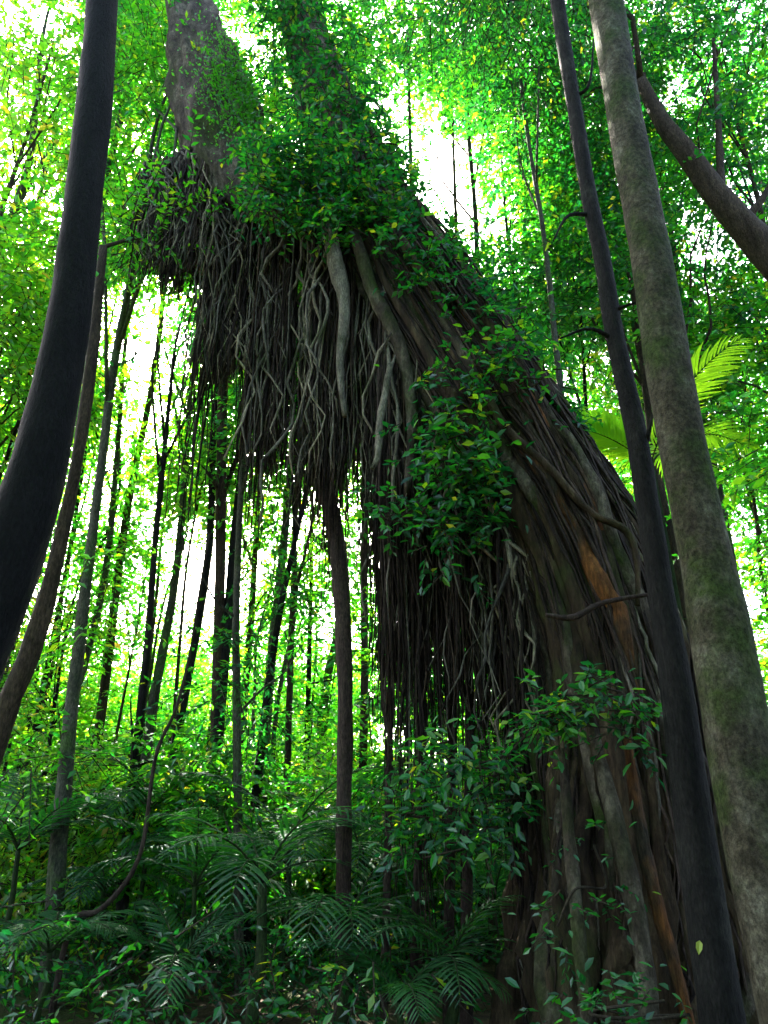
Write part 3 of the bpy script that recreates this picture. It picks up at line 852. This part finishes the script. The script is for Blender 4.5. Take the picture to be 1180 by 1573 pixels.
# ------------------------------------------------------------------ undergrowth: saplings and shrubs
UND = []
g = np.random.default_rng(21)
for k in range(58):
    y = g.uniform(10.5, 26)
    x = g.uniform(-.62, .45) * y * 1.05
    h = g.uniform(1.6, 4.8) if y < 15 else g.uniform(2.5, 6.5)
    UND.append((x, y, h, int(g.choice([1, 1, 2, 2]) if x < 0 or y > 14 else g.choice([0, 1]))))
for u_, y_, h_ in ((740, 13.5, 2.6), (775, 15, 3.2), (700, 14.5, 3.4), (640, 15.5, 3.6), (590, 14, 2.8), (480, 13.5, 3.0), (300, 13, 2.6), (200, 14, 3.2), (120, 12.5, 2.6)):
    UND.append((pix(u_, 1300, y_)[0], y_, h_, 2))
SHL = ["dark green", "bright green", "lime yellow"]
for k, (x, y, h, ls) in enumerate(UND):
    C, r = upright_trunk(x, y, h * .8, .03 + .006 * h, 700 + k, (g.normal() * .3, 0))
    tree("sapling", ("low " if h < 2.8 else "medium " if h < 3.6 else "tall ") + SHL[ls] + " sapling " + where((x, y, h * .6)), C, r, BARK_BROWN, (x, y, h * .62), (.75 + .18 * h, .7 + .16 * h, h * .45), int(18 + 15 * h), ls, .14 + .03 * g.random(), 700 + k,
         ("dark shrubs of the undergrowth", "green saplings of the undergrowth", "lime saplings of the undergrowth")[ls], cat="sapling", n_limb=5, tp=6, lp=9, crad=.35, rings=14, sides=6, tlen=(.25, .55))

# the far forest edge, read as one green mass
g = np.random.default_rng(5)
nf = 1900
fx = g.uniform(-31, 31, nf)
fy = g.uniform(32, 50, nf)
fz = ground_z(fx, fy) + g.random(nf) ** 1.3 * (9 + 3 * np.sin(fx * .35) + 2 * np.sin(fx * .9 + 1)) + .2
Cc = np.column_stack([fx, fy, fz])
Cc = Cc[gap_keep(Cc, .8)]
link("distant_forest", foliage_mesh("distant_forest", sprays(Cc, 1.0, 5, 10, .26, .5, .25, None, (.6, 1.3)), LEAF[1], False), kind="stuff", label="distant bright green forest mass behind all the trunks", cat="forest")

# ------------------------------------------------------------------ palms
def leaflet_mesh(name, k):
    g = np.random.default_rng(k)
    n = 5
    s = np.linspace(0, 1, n)
    w = np.array([.014, .034, .038, .025, .002]) * 1.2
    zc = -.42 * s ** 2
    V = []
    for a, ww, z in zip(s, w, zc):
        V += [(a, -ww, z - ww * .35), (a, 0, z), (a, ww, z - ww * .35)]
    Fc = []
    for i in range(n - 1):
        b = i * 3
        Fc += [(b, b + 3, b + 4, b + 1), (b + 1, b + 4, b + 5, b + 2)]
    return make_mesh(name, np.array(V), np.array(Fc), [PALM_LEAF], smooth=True)


LEAFLETS = [leaflet_mesh("leaflet", k) for k in range(2)]


def palm(label, base, h, n_frond, flen, seed, az=None, npair=26, tilt=(.35, 1.15), group=None, single=True, mat=PALM_LEAF, trunk_r=.05, llen=.42):
    g = np.random.default_rng(seed)
    t = thing("palm", label, "palm", group)
    x, y = base
    gz = float(ground_z(x, y))
    C = np.array([[x, y, gz + h], [x + .03, y, gz + h * .6], [x - .02, y, gz + h * .25], [x, y, gz - .15]])
    P = resample(np.column_stack([C, [trunk_r * .8, trunk_r, trunk_r * 1.1, trunk_r * 1.4]]), 16)
    link("trunk", tube_mesh("trunk", P[:, :3], P[:, 3], PALM_STEM, 10, .08, seed), t)
    top = C[0]
    for k in range(n_frond):
        a = (az[k % len(az)] if az else k * 2.399963) + g.normal() * .15
        el = g.uniform(*tilt)
        L = flen * g.uniform(.8, 1.1)
        n = 20
        s = np.linspace(0, 1, n)
        dirh = np.array([math.cos(a), math.sin(a), 0])
        ang = el - s ** 1.3 * g.uniform(1.0, 1.7)
        step = L / (n - 1)
        pts = top + np.vstack([[0, 0, 0], np.cumsum((np.cos(ang)[:, None] * dirh + np.sin(ang)[:, None] * np.array([0, 0, 1])) * step, 0)[:-1]])
        fr_ = link("frond", tube_mesh("frond", pts, np.linspace(.014, .003, n), PALM_STEM, 5), t)
        T = unit(np.gradient(pts, axis=0))
        S = unit(np.cross(T, np.array([0, 0, 1.0])))
        U = np.cross(S, T)
        VV, FF, nn = [], [], 0
        for i in range(npair):
            f = .12 + .87 * i / (npair - 1)
            j = min(n - 1, int(f * (n - 1)))
            prof = math.sin(math.pi * min(1, .12 + .85 * f)) ** .6
            for sg in (-1, 1):
                ax = unit((T[j] * (.55 + .5 * f) + S[j] * sg * .9 + U[j] * (.18 + g.normal() * .06) + g.normal(size=3) * .04)[None])[0]
                yv = unit(np.cross(U[j], ax)[None])[0]
                zv = np.cross(ax, yv)
                ln = llen * prof * g.uniform(.9, 1.08) * flen / 1.6
                p0 = pts[j] + T[j] * (f * (n - 1) - j) * step
                M = Matrix(((ax[0] * ln, yv[0] * ln, zv[0] * ln, p0[0]), (ax[1] * ln, yv[1] * ln, zv[1] * ln, p0[1]), (ax[2] * ln, yv[2] * ln, zv[2] * ln, p0[2]), (0, 0, 0, 1)))
                if single:
                    o = link("leaflet", LEAFLETS[(i + k) % 2], fr_)
                    o.matrix_basis = M
                else:
                    me = LEAFLETS[0]
                    co = np.empty(len(me.vertices) * 3); me.vertices.foreach_get("co", co)
                    co = co.reshape(-1, 3)
                    VV.append(co @ np.array([ax, yv, zv]) * ln + p0)
                    fi = np.empty(len(me.polygons) * 4, dtype=np.int32); me.loops.foreach_get("vertex_index", fi)
                    FF.append(fi.reshape(-1, 4) + nn); nn += len(co)
        if not single:
            link("leaflet_blade", make_mesh("leaflet_blade", np.vstack(VV), np.vstack(FF), [mat], smooth=True), fr_, kind="stuff")
    return t


p = pix(400, 1400, 7.4)
palm("large feathery palm with drooping fronds below the slender trunks", (p[0], p[1]), 1.35, 9, 1.45, 1, npair=16)
p = pix(530, 1480, 7.6)
palm("feathery palm at the foot of the root pillar", (p[0], p[1]), .95, 9, 1.35, 2, npair=16)
p = pix(690, 1500, 7.2)
palm("low palm in the shade beside the fluted base of the fig", (p[0], p[1]), .7, 9, 1.1, 3, npair=16)
PALM_LIT = leaf_material("palm_leaflet_backlit", [(0, (.05, .14, .01)), (1, (.07, .17, .01))], [(0, (.2, .5, .01)), (1, (.28, .56, .01))], .6, .03, .5, use_obj=True)  # lighter lime copy of the palm leaf, backlight painted into its colour
p = pix(1000, 720, 9.6)
palm("tall backlit palm whose fronds show between the fig and the slate grey trunk", (p[0], p[1]), p[2], 9, 2.0, 4, npair=30, tilt=(.5, 1.2), trunk_r=.07, single=False, az=[2.7, 3.0, 3.4, 2.2, 1.6, 3.7, .6, 5.2, .0], llen=.5, mat=PALM_LIT)
k = 0
for u, v, Y, h, fl in ((70, 1500, 7.8, .6, 1.1), (270, 1520, 8.0, .6, 1.1), (150, 1430, 9.4, 1.1, 1.3), (610, 1540, 7.0, .5, 1.1), (20, 1350, 8.8, 1.4, 1.5), (300, 1350, 8.8, 1.2, 1.5), (230, 1240, 10.5, 2.0, 1.6), (120, 1250, 11, 1.9, 1.6),
                       (560, 1330, 9.5, 1.3, 1.5), (760, 1420, 9.5, 1.0, 1.4), (445, 1260, 9.2, 1.6, 1.5)):
    p = pix(u, v, Y)
    palm(("low " if h < .8 else "knee high " if h < 1.15 else "taller ") + "small palm " + where((p[0], p[1], h)), (p[0], p[1]), h, 7, fl, 20 + k, npair=22, single=False, group="small palms of the undergrowth", trunk_r=.03)
    k += 1

# ------------------------------------------------------------------ climbers on the fig
def leaf_shape():
    V, Fc = leaf_arrays(np.zeros((1, 3)), np.array([[1.0, 0, 0]]), np.array([[0, 0, 1.0]]), np.array([1.0]), .46, True)
    return make_mesh("leaf", V, Fc, [LEAF_OBJ])


LEAFMESH = leaf_shape()


def climber(label, blobs, Y0, Y1, n_single, n_clump, size, seed, tint=(.3, .22), crad=.22, hang=None, name="climbing_plant"):
    """blobs: (u, v, ru, rv) regions on the trunk; leaves that show singly are parts, the rest of the mass is one part"""
    g = np.random.default_rng(seed)
    t = thing(name, label, "climber")
    w = np.array([b[2] * b[3] for b in blobs], float); w /= w.sum()
    C = []
    for _ in range(n_clump):
        b = blobs[g.choice(len(blobs), p=w)]
        a, q = g.uniform(0, 6.283), g.random() ** .5
        C.append(pix(b[0] + math.cos(a) * q * b[2], b[1] + math.sin(a) * q * b[3], g.uniform(Y0, Y1)))
    C = np.array(C)
    order = np.argsort(C[:, 2])[::-1]
    Cs = C[order]
    # stems join the clumps from the top down
    st = Cs[:: max(1, len(Cs) // 9)]
    if len(st) > 2:
        P = resample(st, 40)
        link("stem", tube_mesh("stem", P, np.full(40, .010), TWIG, 5, .1, seed), t)
    if n_clump:
        link("foliage", foliage_mesh("foliage", sprays(C, crad, 4, 7, size, tint[0], tint[1], None, (.12, .3), .46, droop=.35), LEAF[0]), t, kind="stuff")
    for i in range(n_single):
        c = C[g.integers(len(C))] + g.normal(size=3) * crad * .9 + np.array([0, -.1, 0])
        d = unit((np.array([g.normal(), g.normal() * .6 - .35, -.35 + g.normal() * .4]))[None])[0]
        nn = unit((np.array([0, -.3, 1]) + g.normal(size=3) * .45)[None])[0]
        yv = unit(np.cross(nn, d)[None])[0]; zv = np.cross(d, yv)
        s = size * g.uniform(.8, 1.4)
        o = link("leaf", LEAFMESH, t)
        o.matrix_basis = Matrix(((d[0] * s, yv[0] * s, zv[0] * s, c[0]), (d[1] * s, yv[1] * s, zv[1] * s, c[1]), (d[2] * s, yv[2] * s, zv[2] * s, c[2]), (0, 0, 0, 1)))
    return t


climber("dense dark climber covering the crook where the mossy limb meets the fig trunk", [(470, 260, 85, 90), (560, 290, 70, 80), (420, 270, 45, 60), (500, 340, 50, 35)], 6.95, 7.6, 240, 200, .105, 1, (.4, .25))
climber("loose climber leaves over the shoulder of the fig trunk below the bright sky gap", [(650, 400, 60, 55), (720, 470, 50, 50), (600, 330, 50, 50), (850, 640, 35, 40)], 6.9, 7.5, 150, 70, .11, 12)
climber("dark leafy column of climber rising up the top of the fig trunk", [(470, 60, 75, 100), (525, 170, 65, 80), (440, -20, 60, 60), (570, 250, 50, 60)], 7.3, 8.5, 160, 200, .11, 2, (.4, .25))
climber("leafy climber spray on the trunk shoulder above the crossing root", [(740, 590, 70, 50), (820, 560, 55, 40), (700, 640, 55, 40), (790, 500, 40, 40)], 6.6, 7.0, 150, 34, .105, 3, (.42, .25))
climber("fresh green climber spray hanging over the pale twisting roots", [(650, 650, 40, 40), (690, 680, 50, 40), (730, 720, 40, 40)], 6.6, 6.9, 110, 14, .12, 4, (.5, .25))
climber("leafy clump part way down the root curtain", [(620, 785, 60, 30), (680, 800, 45, 40), (720, 780, 45, 45), (690, 850, 20, 30)], 6.7, 7.0, 120, 26, .11, 5)
climber("small bright leafy spray sticking out from the fluted base", [(880, 1060, 55, 25), (935, 1080, 45, 25), (835, 1100, 40, 40), (965, 1125, 25, 10)], 5.8, 6.1, 130, 16, .10, 6, (.45, .25), .12)
climber("broad leaved climber draped over the hanging roots beside the fluted base", [(700, 1180, 70, 50), (660, 1260, 60, 60), (740, 1290, 50, 70), (790, 1160, 45, 50), (640, 1190, 40, 30), (790, 1250, 15, 40)], 6.6, 7.1, 230, 34, .105, 7, (.35, .25))
climber("low leafy tuft at the foot of the fig", [(940, 1560, 40, 20), (1030, 1560, 50, 25), (870, 1590, 40, 20)], 5.5, 5.8, 50, 10, .085, 8)
climber("sparse leaves growing up the middle of the fluted base", [(900, 1350, 25, 60), (820, 1300, 20, 50), (915, 1370, 20, 20), (860, 1400, 20, 30)], 5.95, 6.15, 22, 4, .075, 9)

# undergrowth that hides the forest floor
g = np.random.default_rng(9)
ng = 1100
xx = g.uniform(-9, 9, ng); yy = g.uniform(6.2, 17, ng)
keep = ~((np.abs(xx - 2.4) < 1.7) & (np.abs(yy - 7.2) < 1.6))
xx, yy = xx[keep], yy[keep]
Cc = np.column_stack([xx, yy, ground_z(xx, yy) + g.random(len(xx)) ** 1.6 * .9 + .05])
link("ground_cover", foliage_mesh("ground_cover", sprays(Cc, .3, 5, 8, .11, .3, .25, None, (.2, .5)), LEAF[0]), kind="stuff", label="tangled low green leaves covering the forest floor", cat="ground cover")
